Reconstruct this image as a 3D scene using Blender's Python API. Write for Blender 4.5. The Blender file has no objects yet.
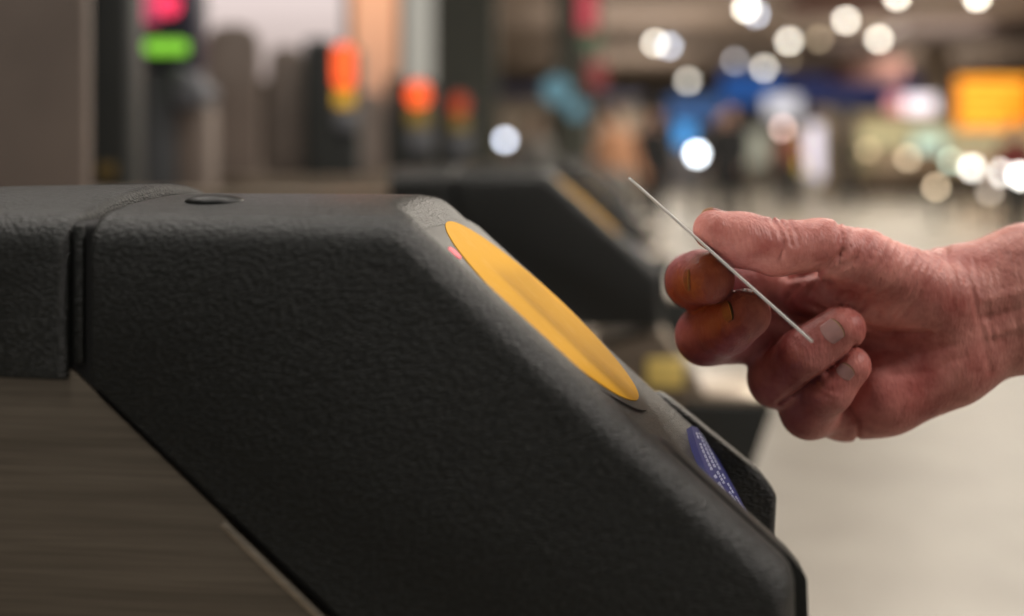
import bpy, bmesh, math, random
import numpy as np
from mathutils import Vector, Matrix
random.seed(7)
SC = bpy.context.scene
COL = SC.collection
F = 1024*35/36.0
HC = 1.05
VX, VY = 512.0, 156.0
YAW = math.radians(5.6)

def P(px, py, Y):
    return Vector(((px-VX)*Y/F, Y, HC-(py-VY)*Y/F))

# ------------------------------------------------------------------ materials
def new_mat(name):
    m = bpy.data.materials.new(name); m.use_nodes = True
    nt = m.node_tree
    return m, nt, nt.nodes['Principled BSDF']

def plain(name, col, rough=.6, metal=0, emit=None, es=1.0, noise=.12, scale=8.0):
    m, nt, b = new_mat(name)
    b.inputs['Roughness'].default_value = rough
    b.inputs['Metallic'].default_value = metal
    tc = nt.nodes.new('ShaderNodeTexCoord')
    n = nt.nodes.new('ShaderNodeTexNoise'); n.inputs['Scale'].default_value = scale; n.inputs['Detail'].default_value = 4
    r = nt.nodes.new('ShaderNodeValToRGB')
    r.color_ramp.elements[0].position = .3; r.color_ramp.elements[1].position = .7
    r.color_ramp.elements[0].color = (*[c*(1-noise) for c in col], 1)
    r.color_ramp.elements[1].color = (*[min(1, c*(1+noise)) for c in col], 1)
    nt.links.new(tc.outputs['Object'], n.inputs['Vector'])
    nt.links.new(n.outputs['Fac'], r.inputs['Fac'])
    nt.links.new(r.outputs['Color'], b.inputs['Base Color'])
    if emit:
        b.inputs['Emission Color'].default_value = (*emit, 1)
        b.inputs['Emission Strength'].default_value = es
    return m

def grained(name, col, rough=.45, scale=900, stretch=(1, 1, 1), bump=.5, dist=.0004, spec=.5, speck=0.0):
    m, nt, b = new_mat(name)
    b.inputs['Specular IOR Level'].default_value = spec
    L = nt.links.new
    tc = nt.nodes.new('ShaderNodeTexCoord')
    mp = nt.nodes.new('ShaderNodeMapping'); mp.inputs['Scale'].default_value = stretch
    L(tc.outputs['Object'], mp.inputs['Vector'])
    n = nt.nodes.new('ShaderNodeTexNoise'); n.inputs['Scale'].default_value = scale; n.inputs['Detail'].default_value = 3
    v = nt.nodes.new('ShaderNodeTexVoronoi'); v.inputs['Scale'].default_value = scale*.6
    L(mp.outputs['Vector'], n.inputs['Vector']); L(mp.outputs['Vector'], v.inputs['Vector'])
    ad = nt.nodes.new('ShaderNodeMath'); ad.operation = 'ADD'
    L(n.outputs['Fac'], ad.inputs[0]); L(v.outputs['Distance'], ad.inputs[1])
    bp = nt.nodes.new('ShaderNodeBump'); bp.inputs['Strength'].default_value = bump; bp.inputs['Distance'].default_value = dist
    L(ad.outputs[0], bp.inputs['Height']); L(bp.outputs['Normal'], b.inputs['Normal'])
    # soft wear: large patches plus tiny dust specks of their own
    n2 = nt.nodes.new('ShaderNodeTexNoise'); n2.inputs['Scale'].default_value = 14; n2.inputs['Detail'].default_value = 5
    L(tc.outputs['Object'], n2.inputs['Vector'])
    r = nt.nodes.new('ShaderNodeMapRange'); r.inputs['To Min'].default_value = rough-.07; r.inputs['To Max'].default_value = rough+.1
    L(n2.outputs['Fac'], r.inputs['Value']); L(r.outputs['Result'], b.inputs['Roughness'])
    n3 = nt.nodes.new('ShaderNodeTexNoise'); n3.inputs['Scale'].default_value = scale*.5; n3.inputs['Detail'].default_value = 2
    L(tc.outputs['Object'], n3.inputs['Vector'])
    cr = nt.nodes.new('ShaderNodeValToRGB')
    cr.color_ramp.elements[0].position = .5; cr.color_ramp.elements[1].position = .78
    cr.color_ramp.elements[0].color = (*col, 1)
    cr.color_ramp.elements[1].color = (*[c+speck for c in col], 1)
    L(n3.outputs['Fac'], cr.inputs['Fac']); L(cr.outputs['Color'], b.inputs['Base Color'])
    return m

def brushed(name, col, rough=.42):
    m, nt, b = new_mat(name); L = nt.links.new
    b.inputs['Metallic'].default_value = 1
    tc = nt.nodes.new('ShaderNodeTexCoord')
    mp = nt.nodes.new('ShaderNodeMapping'); mp.inputs['Scale'].default_value = (18, 60, 900)
    n = nt.nodes.new('ShaderNodeTexNoise'); n.inputs['Scale'].default_value = 1; n.inputs['Detail'].default_value = 5
    mp2 = nt.nodes.new('ShaderNodeMapping'); mp2.inputs['Scale'].default_value = (5, 30, 160)
    n2 = nt.nodes.new('ShaderNodeTexNoise'); n2.inputs['Scale'].default_value = 1; n2.inputs['Detail'].default_value = 5
    L(tc.outputs['Object'], mp.inputs['Vector']); L(mp.outputs['Vector'], n.inputs['Vector'])
    L(tc.outputs['Object'], mp2.inputs['Vector']); L(mp2.outputs['Vector'], n2.inputs['Vector'])
    mx = nt.nodes.new('ShaderNodeMath'); mx.operation = 'MULTIPLY'
    L(n.outputs['Fac'], mx.inputs[0]); L(n2.outputs['Fac'], mx.inputs[1])
    cr = nt.nodes.new('ShaderNodeValToRGB')
    cr.color_ramp.elements[0].position = .1; cr.color_ramp.elements[1].position = .45
    cr.color_ramp.elements[0].color = (*[c*.72 for c in col], 1)
    cr.color_ramp.elements[1].color = (*[c*1.25 for c in col], 1)
    L(mx.outputs[0], cr.inputs['Fac']); L(cr.outputs['Color'], b.inputs['Base Color'])
    b.inputs['Roughness'].default_value = rough
    bp = nt.nodes.new('ShaderNodeBump'); bp.inputs['Strength'].default_value = .25; bp.inputs['Distance'].default_value = .0002
    L(n.outputs['Fac'], bp.inputs['Height']); L(bp.outputs['Normal'], b.inputs['Normal'])
    return m

def glow(name, col, s):
    m, nt, b = new_mat(name)
    b.inputs['Base Color'].default_value = (*[c*.5 for c in col], 1)
    b.inputs['Emission Color'].default_value = (*col, 1)
    b.inputs['Emission Strength'].default_value = s
    return m

M = {}
M['shell'] = grained('black_moulded_plastic', (.0110, .0124, .0112), .38, 1350, (.55, .8, 1.5), 1.0, .00042, .42, .028)
M['smooth'] = grained('dark_grey_smooth_plastic', (.011, .012, .011), .40, 1500, (1, 1, 1), .25, .0002, .3, .008)
M['dark'] = plain('black_gap_plastic', (.004, .004, .004), .7)
M['steel'] = brushed('brushed_stainless', (.29, .24, .185), .46)
M['steel_edge'] = brushed('bright_steel_edge', (.55, .47, .38), .35)
M['yellow'] = grained('yellow_reader_pad', (.62, .315, .006), .60, 300, (1, 1, 1), .1, .0002, .12, .02)
M['red_led'] = glow('red_led', (1, .08, .12), .75)
M['blue_label'] = plain('blue_vinyl', (.014, .020, .17), .55)
M['white_ink'] = plain('white_ink', (.62, .65, .80), .4)
M['grey_plastic'] = plain('grey_plastic', (.16, .165, .18), .45)
M['paddle'] = plain('brown_grey_paddle', (.165, .13, .107), .5)
M['yellow_label'] = plain('yellow_vinyl', (.92, .68, .20), .5)
M['post'] = plain('black_post_paint', (.022, .024, .022), .45)

# ------------------------------------------------------------------ object helpers
def link(o, parent=None):
    COL.objects.link(o)
    if parent: o.parent = parent
    return o
def tag(o, label=None, cat=None, group=None, kind=None):
    if label: o['label'] = label
    if cat: o['category'] = cat
    if group: o['group'] = group
    if kind: o['kind'] = kind
    return o
def empty(name, loc, rz=0.0):
    o = bpy.data.objects.new(name, None); o.empty_display_size = .05
    o.location = loc; o.rotation_euler = (0, 0, rz)
    return link(o)
def obj(name, bm, mat, parent=None, smooth=False, recalc=True):
    if recalc: bmesh.ops.recalc_face_normals(bm, faces=bm.faces[:])
    me = bpy.data.meshes.new(name); bm.to_mesh(me); bm.free()
    for m in (mat if isinstance(mat, (list, tuple)) else [mat]): me.materials.append(m)
    if smooth:
        for p in me.polygons: p.use_smooth = True
    return link(bpy.data.objects.new(name, me), parent)
def copy_tree(o, parent=None):
    c = o.copy(); COL.objects.link(c); c.parent = parent
    for ch in [x for x in o.children]: copy_tree(ch, c)
    return c
def add_box(bm, lo, hi, mat=0, bevel=0, seg=2):
    b2 = bmesh.new()
    bmesh.ops.create_cube(b2, size=1)
    for v in b2.verts:
        v.co = Vector([lo[i]+(v.co[i]+.5)*(hi[i]-lo[i]) for i in range(3)])
    if bevel: bmesh.ops.bevel(b2, geom=b2.edges[:], offset=bevel, segments=seg, affect='EDGES', profile=.5)
    merge(bm, b2, mat)
def merge(bm, b2, mat=0, mtx=None):
    mp = {}
    for v in b2.verts: mp[v] = bm.verts.new(mtx @ v.co if mtx else v.co)
    for f in b2.faces:
        try:
            nf = bm.faces.new([mp[v] for v in f.verts]); nf.material_index = mat; nf.smooth = f.smooth
        except ValueError: pass
    b2.free()
def round_poly(pts, rads, n=6):
    """pts (u,w) closed; rads per corner -> list of points with filleted corners"""
    out = []
    N = len(pts)
    for i, (p, r) in enumerate(zip(pts, rads)):
        p = Vector(p); a = Vector(pts[i-1]); c = Vector(pts[(i+1) % N])
        if r <= 0: out.append(p); continue
        d1 = (a-p).normalized(); d2 = (c-p).normalized()
        ang = d1.angle(d2); t = r/math.tan(ang/2)
        t = min(t, (a-p).length*.49, (c-p).length*.49)
        p1 = p+d1*t; p2 = p+d2*t
        for k in range(n+1):
            s = k/n
            out.append((1-s)**2*p1+2*s*(1-s)*p+s*s*p2)
    return [(q[0], q[1]) for q in out]
def prism(pts, v0, v1, bevel=0, seg=4, crown=None):
    """profile in local x/z extruded along local y"""
    bm = bmesh.new()
    A = [bm.verts.new((p[0], v0, p[1])) for p in pts]
    B = [bm.verts.new((p[0], v1, p[1])) for p in pts]
    fa = bm.faces.new(A); fb = bm.faces.new(B[::-1])
    n = len(pts)
    for i in range(n):
        bm.faces.new((A[i], A[(i+1) % n], B[(i+1) % n], B[i]))
    bmesh.ops.recalc_face_normals(bm, faces=bm.faces[:])
    if bevel:
        es = list(fa.edges)+list(fb.edges)
        bmesh.ops.bevel(bm, geom=es, offset=bevel, segments=seg, affect='EDGES', profile=.5, clamp_overlap=True)
    for f in bm.faces: f.smooth = len(f.verts) == 4
    return bm
def inset_poly(pts, ins):
    """move every edge i (pts[i]->pts[i+1]) inward by ins[i]; pts run clockwise in (x, z) seen from -y"""
    n = len(pts); out = []
    P2 = [Vector(p) for p in pts]
    area_ = sum(P2[i][0]*P2[(i+1) % n][1]-P2[(i+1) % n][0]*P2[i][1] for i in range(n))
    sg = 1 if area_ > 0 else -1
    def line(i):
        a, b = P2[i], P2[(i+1) % n]; d = (b-a).normalized(); nrm = Vector((-d[1], d[0]))*sg
        return a+nrm*ins[i], d, nrm
    for i in range(n):
        a1, d1, n1 = line(i-1); a2, d2, n2 = line(i)
        cr = d1[0]*d2[1]-d1[1]*d2[0]
        if abs(cr) < .08: out.append(P2[i]+n1*(ins[i-1]+ins[i])*.5); continue
        t = ((a2[0]-a1[0])*d2[1]-(a2[1]-a1[1])*d2[0])/cr
        out.append(a1+d1*t)
    return [tuple(p) for p in out]
def loft(stations, n=7):
    """stations: (v, sharp polygon, corner radii) -> closed skin"""
    bm = bmesh.new(); rings = []
    for v, pts, rads in stations:
        rp = round_poly(pts, [max(r, .0002) for r in rads], n)
        rings.append([bm.verts.new((p[0], v, p[1])) for p in rp])
    m = len(rings[0])
    for a, b in zip(rings[:-1], rings[1:]):
        for i in range(m): bm.faces.new((a[i], a[(i+1) % m], b[(i+1) % m], b[i]))
    bm.faces.new(rings[0]); bm.faces.new(rings[-1][::-1])
    return bm
def auto_smooth(o, ang=30):
    me = o.data
    for p in me.polygons: p.use_smooth = True
    me.set_sharp_from_angle(angle=math.radians(ang))
    return o

# ================================================================== THE SETTING
def plane_box(name, lo, hi, mat):
    bm = bmesh.new(); add_box(bm, lo, hi); o = obj(name, bm, mat); o['kind'] = 'structure'; return o

def floor_mat():
    m, nt, b = new_mat('concourse_stone_floor'); L = nt.links.new
    tc = nt.nodes.new('ShaderNodeTexCoord')
    br = nt.nodes.new('ShaderNodeTexBrick')
    br.offset = 0; br.inputs['Scale'].default_value = 1.0
    br.inputs['Brick Width'].default_value = .6; br.inputs['Row Height'].default_value = .6
    br.inputs['Mortar Size'].default_value = .006
    br.inputs['Color1'].default_value = (.29, .262, .218, 1); br.inputs['Color2'].default_value = (.27, .245, .203, 1)
    br.inputs['Mortar'].default_value = (.25, .225, .19, 1)
    L(tc.outputs['Object'], br.inputs['Vector'])
    n = nt.nodes.new('ShaderNodeTexNoise'); n.inputs['Scale'].default_value = 3.5; n.inputs['Detail'].default_value = 6
    L(tc.outputs['Object'], n.inputs['Vector'])
    r = nt.nodes.new('ShaderNodeValToRGB'); r.color_ramp.elements[0].position = .35; r.color_ramp.elements[1].position = .6
    r.color_ramp.elements[0].color = (.72, .70, .68, 1); r.color_ramp.elements[1].color = (1, 1, 1, 1)
    L(n.outputs['Fac'], r.inputs['Fac'])
    mx = nt.nodes.new('ShaderNodeMix'); mx.data_type = 'RGBA'; mx.blend_type = 'MULTIPLY'; mx.inputs[0].default_value = .8
    L(br.outputs['Color'], mx.inputs[6]); L(r.outputs['Color'], mx.inputs[7]); L(mx.outputs[2], b.inputs['Base Color'])
    b.inputs['Roughness'].default_value = .38
    return m
plane_box('floor', (-14, -3, -.1), (26, 46, 0), floor_mat())
M['ceiling'] = plain('taupe_ceiling', (.30, .235, .19), .8, noise=.2, scale=.3)
plane_box('ceiling', (-14, -3, 4.4), (26, 46, 4.55), M['ceiling'])
M['backwall'] = plain('taupe_wall', (.27, .235, .19), .8, noise=.25, scale=.5)
plane_box('wall_back', (-14, 45.7, 0), (26, 46, 4.4), M['backwall'])
plane_box('wall_left', (-14.2, -3, 0), (-14, 46, 4.4), M['backwall'])
plane_box('wall_right', (26, -3, 0), (26.2, 46, 4.4), M['backwall'])
# ceiling beams: dark red-brown
M['beam'] = plain('dark_brown_beam', (.055, .035, .03), .7)
M['beam_red'] = plain('brown_red_beam', (.17, .075, .06), .7)
def beam(name, px0, px1, Y0, Y1, mat, z=4.4, t=.35):
    bm = bmesh.new()
    x0, x1 = (px0-VX)*Y0/F, (px1-VX)*Y0/F
    add_box(bm, (x0, Y0, z-t), (x1, Y1, z)); o = obj(name, bm, mat); o['kind'] = 'structure'
beam('trim_1', 905, 1120, 24, 25.5, M['beam'])
beam('trim_2', 822, 900, 27, 28.5, M['beam'], t=.4)
beam('trim_3', 800, 905, 20.5, 21.4, M['beam_red'], t=.3)
beam('trim_4', 848, 905, 34, 36, M['beam_red'], t=.7)
# pillars
def pillar(name, px0, px1, Y, depth, mat, z1=4.4):
    bm = bmesh.new(); x0, x1 = (px0-VX)*Y/F, (px1-VX)*Y/F
    add_box(bm, (x0, Y, 0), (x1, Y+depth, z1), bevel=.02)
    o = obj(name, bm, mat); o['kind'] = 'structure'; return o
M['pillar_dark'] = plain('dark_grey_green_pillar', (.075, .08, .065), .6)
M['pillar_light'] = plain('beige_pillar', (.36, .28, .21), .6)
pillar('pillar', 435, 496, 7.2, .5, M['pillar_dark'])
pillar('pillar', 556, 590, 9.5, .35, M['pillar_dark'])
pillar('pillar', 930, 953, 30, .8, M['pillar_light'])
# left background wall behind the gates, with lit panels in it
M['leftwall'] = plain('brown_wall', (.15, .12, .10), .8)
o = plane_box('wall_front', (-7.5, 8.6, 0), (-.72, 8.9, 4.4), M['leftwall'])

# ================================================================== TICKET GATES
c0 = P(395, 222, .315)
D_ = Vector((math.sin(YAW), math.cos(YAW), 0)); E_ = Vector((math.cos(YAW), -math.sin(YAW), 0))
Q0 = Vector((c0.x, c0.y, 0))
CAM = Vector((0, 0, HC))
def G(px, py, v=0.0):
    ray = Vector(((px-VX)/F, 1, -(py-VY)/F))
    t = (v-(CAM-Q0).dot(D_))/ray.dot(D_)
    p = CAM+ray*t
    return ((p-Q0).dot(E_), p.z)
W = .128                                             # gate width
top_corner = G(398, 215); low_corner = G(802, 584)
sl = Vector((low_corner[0]-top_corner[0], low_corner[1]-top_corner[1])); SLEN = sl.length
st = sl.normalized(); sn = Vector((-st[1], st[0]))   # slope direction, outward normal
if sn[1] < 0: sn = -sn
def S(s, v, h=0.0):
    """point on the slope: s metres below the top corner, v across, h above the surface"""
    q = Vector(top_corner)+st*s+sn*h
    return Vector((q[0], v, q[1]))
TOPW = top_corner[1]
U83 = G(84, 300)[0]; U68 = G(67, 300)[0]

def make_gate(i):
    g = empty('ticket_gate', Q0, -YAW)
    # --- front housing
    a = G(84, 380); b = G(335, 617)
    dirn = (Vector(b)-Vector(a)).normalized()
    bb = Vector(a)+dirn*(.175)
    K = tuple(Vector(top_corner)+st*(slope_hit(641, 436, 0)[0]+.002))
    base = [(U83, TOPW), top_corner, K, low_corner, (low_corner[0]+.001, bb[1]), (bb[0], bb[1]), a]
    rad = [.004, .014, .002, .012, .004, .003, .002]
    Kc = CUT_K; Lc = CUT_L
    cut = [base[0], base[1], tuple(Kc), tuple(Lc), (Lc[0]-.004, bb[1]), base[5], base[6]]
    rad2 = [.004, .014, .006, .004, .004, .003, .002]
    tc_in = Vector(top_corner)-sn*.0030
    tc_in = tc_in+st*((TOPW-tc_in[1])/st[1])
    cut[1] = tuple(tc_in)
    def cut_poly(it, isl): return inset_poly(cut, [it, isl, max(0, isl), 0, 0, 0, 0])
    stn = []
    NB, SB = .0125, .0115
    for k in range(9):
        t = math.pi/2*(1-k/8)
        q_ = 1-math.cos(t)
        stn.append((.015*(1-math.sin(t)), inset_poly(base, [NB*q_, SB*q_, SB*q_, .009*q_, 0, .0015*q_, .003*q_]), [r*(1-.3*q_) for r in rad]))
    for v, it, isl, il2 in ((.0165, -.0003, .0001, .0002), (.0178, -.0006, .0003, .0030), (.0195, -.0008, .0007, .0034), (.0215, -.0010, .0014, .0030), (.024, -.0015, .0022, .0028), (.028, -.0019, .0028, .0030), (.0300, -.0021, .0030, .0030)):
        stn.append((v, inset_poly(base, [it, isl, il2, 0, 0, 0, 0]), rad))
    for v, it, isl in ((.0308, -.0022, .0030), (.048, -.0033, .0030), (.064, -.0037, .0030), (.082, -.0034, .0030), (.100, -.0026, .0031), (.114, -.0012, .0032), (.121, .0004, .0040), (.1255, .0030, .0062), (W, .0075, .0100)):
        stn.append((v, cut_poly(it, isl-.0030), rad2))
    h = auto_smooth(obj('reader_housing', loft(stn), M['shell'], g), 32)
    # --- rear cover, its crown a touch higher, ending over the steel cabinet
    ue = -.182; wl = G(0, 377)[1]
    base2 = [(ue, wl), (ue, TOPW-.001), (U68, TOPW+.0004), (U68, G(67, 383)[1])]
    stn = []
    for k in range(9):
        t = math.pi/2*(1-k/8); q_ = 1-math.cos(t)
        stn.append((-.0005+.015*(1-math.sin(t)), inset_poly(base2, [.006*q_, NB*q_, .003*q_, .0012*q_]), [.002, .003, .004, .001]))
    for v, it in ((.020, -.0012), (.028, -.0028), (.040, -.0048), (.055, -.0064), (.070, -.0072), (.086, -.0070), (.100, -.0058), (.112, -.0036), (.121, -.0006), (.1255, .003), (W+.0005, .008)):
        stn.append((v, inset_poly(base2, [0, it, 0, 0]), [.002, .004, .005, .001]))
    auto_smooth(obj('rear_cover', loft(stn), M['shell'], g), 32)
    # --- chassis seen as a dark strip in the joint and the long gap
    pts = [(U68-.012, TOPW-.0032), (U83+.012, TOPW-.0032), (U83+.02, G(100, 388)[1]), (b[0]+.05, b[1]-.045), (b[0]+.02, b[1]-.06),
           (b[0]-.06, b[1]), (U68-.012, G(67, 400)[1])]
    auto_smooth(obj('inner_chassis', prism(pts, .0045, W-.0045, .004, 4), M['dark'], g), 28)
    # --- liner strip in the joint
    bm = bmesh.new()
    add_box(bm, (U68+.0003, .0030, G(70, 366)[1]), (U68+.0038, W-.004, TOPW-.0042), bevel=.001)
    auto_smooth(obj('joint_liner', bm, M['shell'], g))
    # --- steel cabinet
    d0 = G(67, 372); d1 = G(320, 617)
    sd = (Vector(d1)-Vector(d0)).normalized()
    d2 = Vector(d0)+sd*.215
    pts = [(-1.35, .0), (-1.35, 1.008), (ue+.004, 1.008), (ue+.004, d0[1]), d0, (d2[0], d2[1]), (.125, .855), (.175, .785), (.10, .40), (.09, 0)]
    pr = round_poly(pts, [0, .03, 0, 0, 0, 0, .004, .004, .01, 0], 5)
    st_o = auto_smooth(obj('steel_cabinet', prism(pr, .0032, W-.0032, .0008, 2), M['steel'], g), 28)
    # bright folded edge along the lower half of the diagonal
    e0 = Vector(G(222, 523, .0)); nn = Vector((-sd[1], sd[0]))
    if nn[0] < 0: nn = -nn
    e1 = e0+sd*.12
    pts = [tuple(e0-nn*.0022), tuple(e0+nn*.0008), tuple(e1+nn*.0008), tuple(e1-nn*.0022)]
    bm = prism(pts, .0012, .0058, .0005, 2)
    auto_smooth(obj('cabinet_edge', bm, M['steel_edge'], st_o))
    # --- front console: black block under a steel shelf, yellow marker
    pts = round_poly([(.145, .782), (.245, .782), (.205, .66), (.145, .60)], [0, .006, .02, 0])
    cns = auto_smooth(obj('front_console', prism(pts, -.004, W+.004, .004, 3), M['post'], g))
    bm = bmesh.new(); add_box(bm, (.14, -.002, .7825), (.25, W+.002, .7885), bevel=.0015)
    auto_smooth(obj('steel_shelf', bm, M['steel_edge'], cns))
    bm = bmesh.new(); add_box(bm, (.108, -.0015, .797), (.148, .0034, .828), bevel=.001)
    auto_smooth(obj('yellow_marker', bm, M['yellow_label'], g))

    # --- reader plate on the slope: flat top end, half-round lower end
    R = DISC_R; sc_ = DISC_S; vc = DISC_V; hw = R+.0012; HB = -.0030
    def slope_plate(outline, h0, h1, bev):
        bm = bmesh.new()
        lo = [bm.verts.new(S(s, v, HB+h0)) for s, v in outline]
        hi = [bm.verts.new(S(s, v, HB+h1)) for s, v in outline]
        f1 = bm.faces.new(hi); bm.faces.new(lo[::-1])
        n = len(outline)
        for k in range(n): bm.faces.new((lo[k], lo[(k+1) % n], hi[(k+1) % n], hi[k]))
        if bev: bmesh.ops.bevel(bm, geom=list(f1.edges), offset=bev, segments=3, affect='EDGES', profile=.5)
        return bm
    ol = [(.0060, vc-hw), (.0105, vc+hw*.86), (.0150, vc+hw*.985)]
    n = 28
    for k in range(n+1):
        th = math.pi/2-math.pi*k/n
        ol.append((sc_+(R+.0050)*math.cos(th), vc+hw*math.sin(th)))
    ol2 = []
    for p in ol:
        if not ol2 or (Vector(p)-Vector(ol2[-1])).length > 1e-5: ol2.append(p)
    pl = auto_smooth(obj('reader_plate', slope_plate(ol2, -.003, .0007, .0005), M['smooth'], g), 35)
    n = 72
    ol = [(sc_+R*math.cos(2*math.pi*k/n), vc+R*.97*math.sin(2*math.pi*k/n)) for k in range(n)]
    auto_smooth(obj('reader_pad', slope_plate(ol, .0003, .0010, .0003), M['yellow'], pl), 35)
    n = 20; cs, cv = slope_hit(454.5, 253.5, -.0024)
    ol = [(cs+.0029*math.cos(2*math.pi*k/n), cv+.0034*math.sin(2*math.pi*k/n)) for k in range(n)]
    obj('indicator_light', slope_plate(ol, .0004, .0011, .0002), M['red_led'], pl)
    # --- front bezel: raised strip between the near lip and the notice, running round the end
    def SP(sv, h): q = Vector(top_corner)+st*sv+sn*h; return (q[0], q[1])
    s0_, s1_ = slope_hit(641, 436, .001)[0], SLEN+.0005
    pts = [SP(s0_, -.006), SP(s0_+.016, .0002), SP(s1_, .0002), (low_corner[0]+.0052, low_corner[1]-.0060), (low_corner[0]+.0060, low_corner[1]-.03),
           (low_corner[0]-.006, low_corner[1]-.03), (low_corner[0]-.006, low_corner[1]-.012), SP(SLEN*.8, -.009)]
    bz = auto_smooth(obj('front_bezel', prism(round_poly(pts, [.0005, .020, .006, .004, .001, .001, .001, .001]), .0192, .0305, .0010, 3), M['smooth'], g), 35)
    # --- blue notice with rows of small white lettering, on the steeper face beside the far cheek
    def N(a, b, h=0.0):
        """a down the notice 0..1, b across 0..1"""
        ctl = NOTE_M*2-(NOTE_N[0]+NOTE_N[1])*.5
        sa_ = NOTE_N[0]*(1-a)**2+ctl*2*a*(1-a)+NOTE_N[1]*a*a; sb_ = NOTE_F[0].lerp(NOTE_F[1], a)
        q = sa_.lerp(sb_, b)                       # (down the cut face, across)
        p = CUT_K2+cdir*q[0]+cnor*(h+.0002)
        return Vector((p[0], q[1], p[1]))
    bm = bmesh.new(); na, nb = 10, 5
    gt = [[bm.verts.new(N(i/na, j/nb, .0005)) for j in range(nb+1)] for i in range(na+1)]
    gb = [[bm.verts.new(N(i/na, j/nb, -.004)) for j in range(nb+1)] for i in range(na+1)]
    for i in range(na):
        for j in range(nb):
            bm.faces.new((gt[i][j], gt[i+1][j], gt[i+1][j+1], gt[i][j+1])); bm.faces.new((gb[i][j], gb[i][j+1], gb[i+1][j+1], gb[i+1][j]))
        bm.faces.new((gt[i][0], gb[i][0], gb[i+1][0], gt[i+1][0])); bm.faces.new((gt[i][nb], gt[i+1][nb], gb[i+1][nb], gb[i][nb]))
    for j in range(nb):
        bm.faces.new((gt[0][j], gt[0][j+1], gb[0][j+1], gb[0][j])); bm.faces.new((gt[na][j], gb[na][j], gb[na][j+1], gt[na][j+1]))
    lb = auto_smooth(obj('blue_notice', bm, M['blue_label'], g), 35)
    bm = bmesh.new()
    rr = random.Random(3)
    for bb0, bh in ((.20, .10), (.44, .10), (.66, .08)):
        a_ = .06
        while a_ < .93:
            w_ = rr.uniform(.022, .042)
            if rr.random() > .15:
                for (sa, sb, va, vb) in ((a_, a_+.008, 0, bh), (a_, a_+w_, bh*.75, bh), (a_, a_+w_*.8, 0, bh*.24)):
                    t = [bm.verts.new(N(x, bb0+y, .0007)) for x, y in ((sa, va), (sb, va), (sb, vb), (sa, vb))]
                    u = [bm.verts.new(N(x, bb0+y, .0004)) for x, y in ((sa, va), (sb, va), (sb, vb), (sa, vb))]
                    bm.faces.new(t); bm.faces.new(u[::-1])
                    for k in range(4): bm.faces.new((u[k], u[(k+1) % 4], t[(k+1) % 4], t[k]))
            a_ += w_+.006
    obj('lettering', bm, M['white_ink'], lb)
    # --- far cheek, standing proud of the slope at the lower end
    ch0 = Vector(G(652, 381, W)); c1 = Vector(G(757, 466, W)); c2 = Vector(G(773, 487, W)); c3 = Vector(G(769, 560, W)); c4 = Vector(G(700, 600, W))
    pts = round_poly([tuple(ch0), tuple(c1), tuple(c2), tuple(c3), tuple(c4), (ch0[0]-.005, ch0[1]-.02)], [.01, .012, .006, .004, .01, .003])
    auto_smooth(obj('side_cheek', prism(pts, W-.0125, W+.0015, .003, 4), M['shell'], g), 35)
    # --- low dome button on the top, just behind the joint
    bm = bmesh.new()
    bmesh.ops.create_uvsphere(bm, u_segments=28, v_segments=14, radius=1)
    uu, _ = G(215, 203, .036)
    for v in bm.verts:
        v.co = Vector((uu+v.co.x*.0105, .036+v.co.y*.0105, TOPW+.0022+v.co.z*.0030))
    obj('top_cap', bm, M['smooth'], g, smooth=True)
    return g

sA = None
# disc placement measured on the slope at the disc's depth
def slope_hit(px, py, h):
    """where the view ray through a pixel meets the slope plane raised by h -> (s, v)"""
    ray = Vector(((px-VX)/F, 1, -(py-VY)/F))
    def loc(p): return Vector(((p-Q0).dot(E_), (p-Q0).dot(D_), p.z))
    o_ = loc(CAM); r_ = Vector((ray.dot(E_), ray.dot(D_), ray.z))
    nv = Vector((sn[0], 0, sn[1])); tc_ = Vector((top_corner[0], 0, top_corner[1]))
    t = (h-(o_-tc_).dot(nv))/r_.dot(nv)
    p = o_+r_*t
    return (p-tc_).dot(Vector((st[0], 0, st[1]))), p.y
e0_ = slope_hit(449, 221, -.002); e1_ = slope_hit(639, 397, -.002)
DISC_R = (e1_[0]-e0_[0])/2; DISC_S = (e0_[0]+e1_[0])/2; DISC_V = (e0_[1]+e1_[1])/2
print('DISC ends', e0_, e1_)
def plane_hit(px, py, p0, d, nrm):
    ray = Vector(((px-VX)/F, 1, -(py-VY)/F)); o_ = CAM-Q0
    ol_ = Vector((o_.dot(E_), o_.z, o_.dot(D_))); rl = Vector((ray.dot(E_), ray.z, ray.dot(D_)))
    nv = Vector((nrm[0], nrm[1], 0)); pv = Vector((p0[0], p0[1], 0))
    t = -(ol_-pv).dot(nv)/rl.dot(nv); p = ol_+rl*t
    return Vector(((Vector((p[0], p[1]))-Vector((p0[0], p0[1]))).dot(d), p[2]))
PITCH = .79
kk = slope_hit(694, 424, -.003)
print('K hit', kk)
CUT_K2 = Vector(top_corner)+st*kk[0]+sn*(-.003); CUT_K = CUT_K2-sn*0.0+sn*.003
CUT_L = Vector(G(750, 524, .075))
CUT_K = CUT_K2+Vector((0, .0000))
cdir = (CUT_L-CUT_K2).normalized(); cnor = Vector((-cdir[1], cdir[0]))
if cnor[0] < 0: cnor = -cnor
NOTE_N = [plane_hit(690, 427, CUT_K2, cdir, cnor), plane_hit(740, 514, CUT_K2, cdir, cnor)]
NOTE_M = plane_hit(710, 481, CUT_K2, cdir, cnor)
NOTE_F = [plane_hit(701, 429, CUT_K2, cdir, cnor), plane_hit(747, 515, CUT_K2, cdir, cnor)]
print('NOTE', NOTE_N, NOTE_F)
DISC_V = min(max(DISC_V, DISC_R+.017), W-.004-DISC_R)
print('SLOPE len', SLEN, 'disc R', DISC_R, 'S', DISC_S, 'top', TOPW, top_corner, low_corner)

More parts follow.
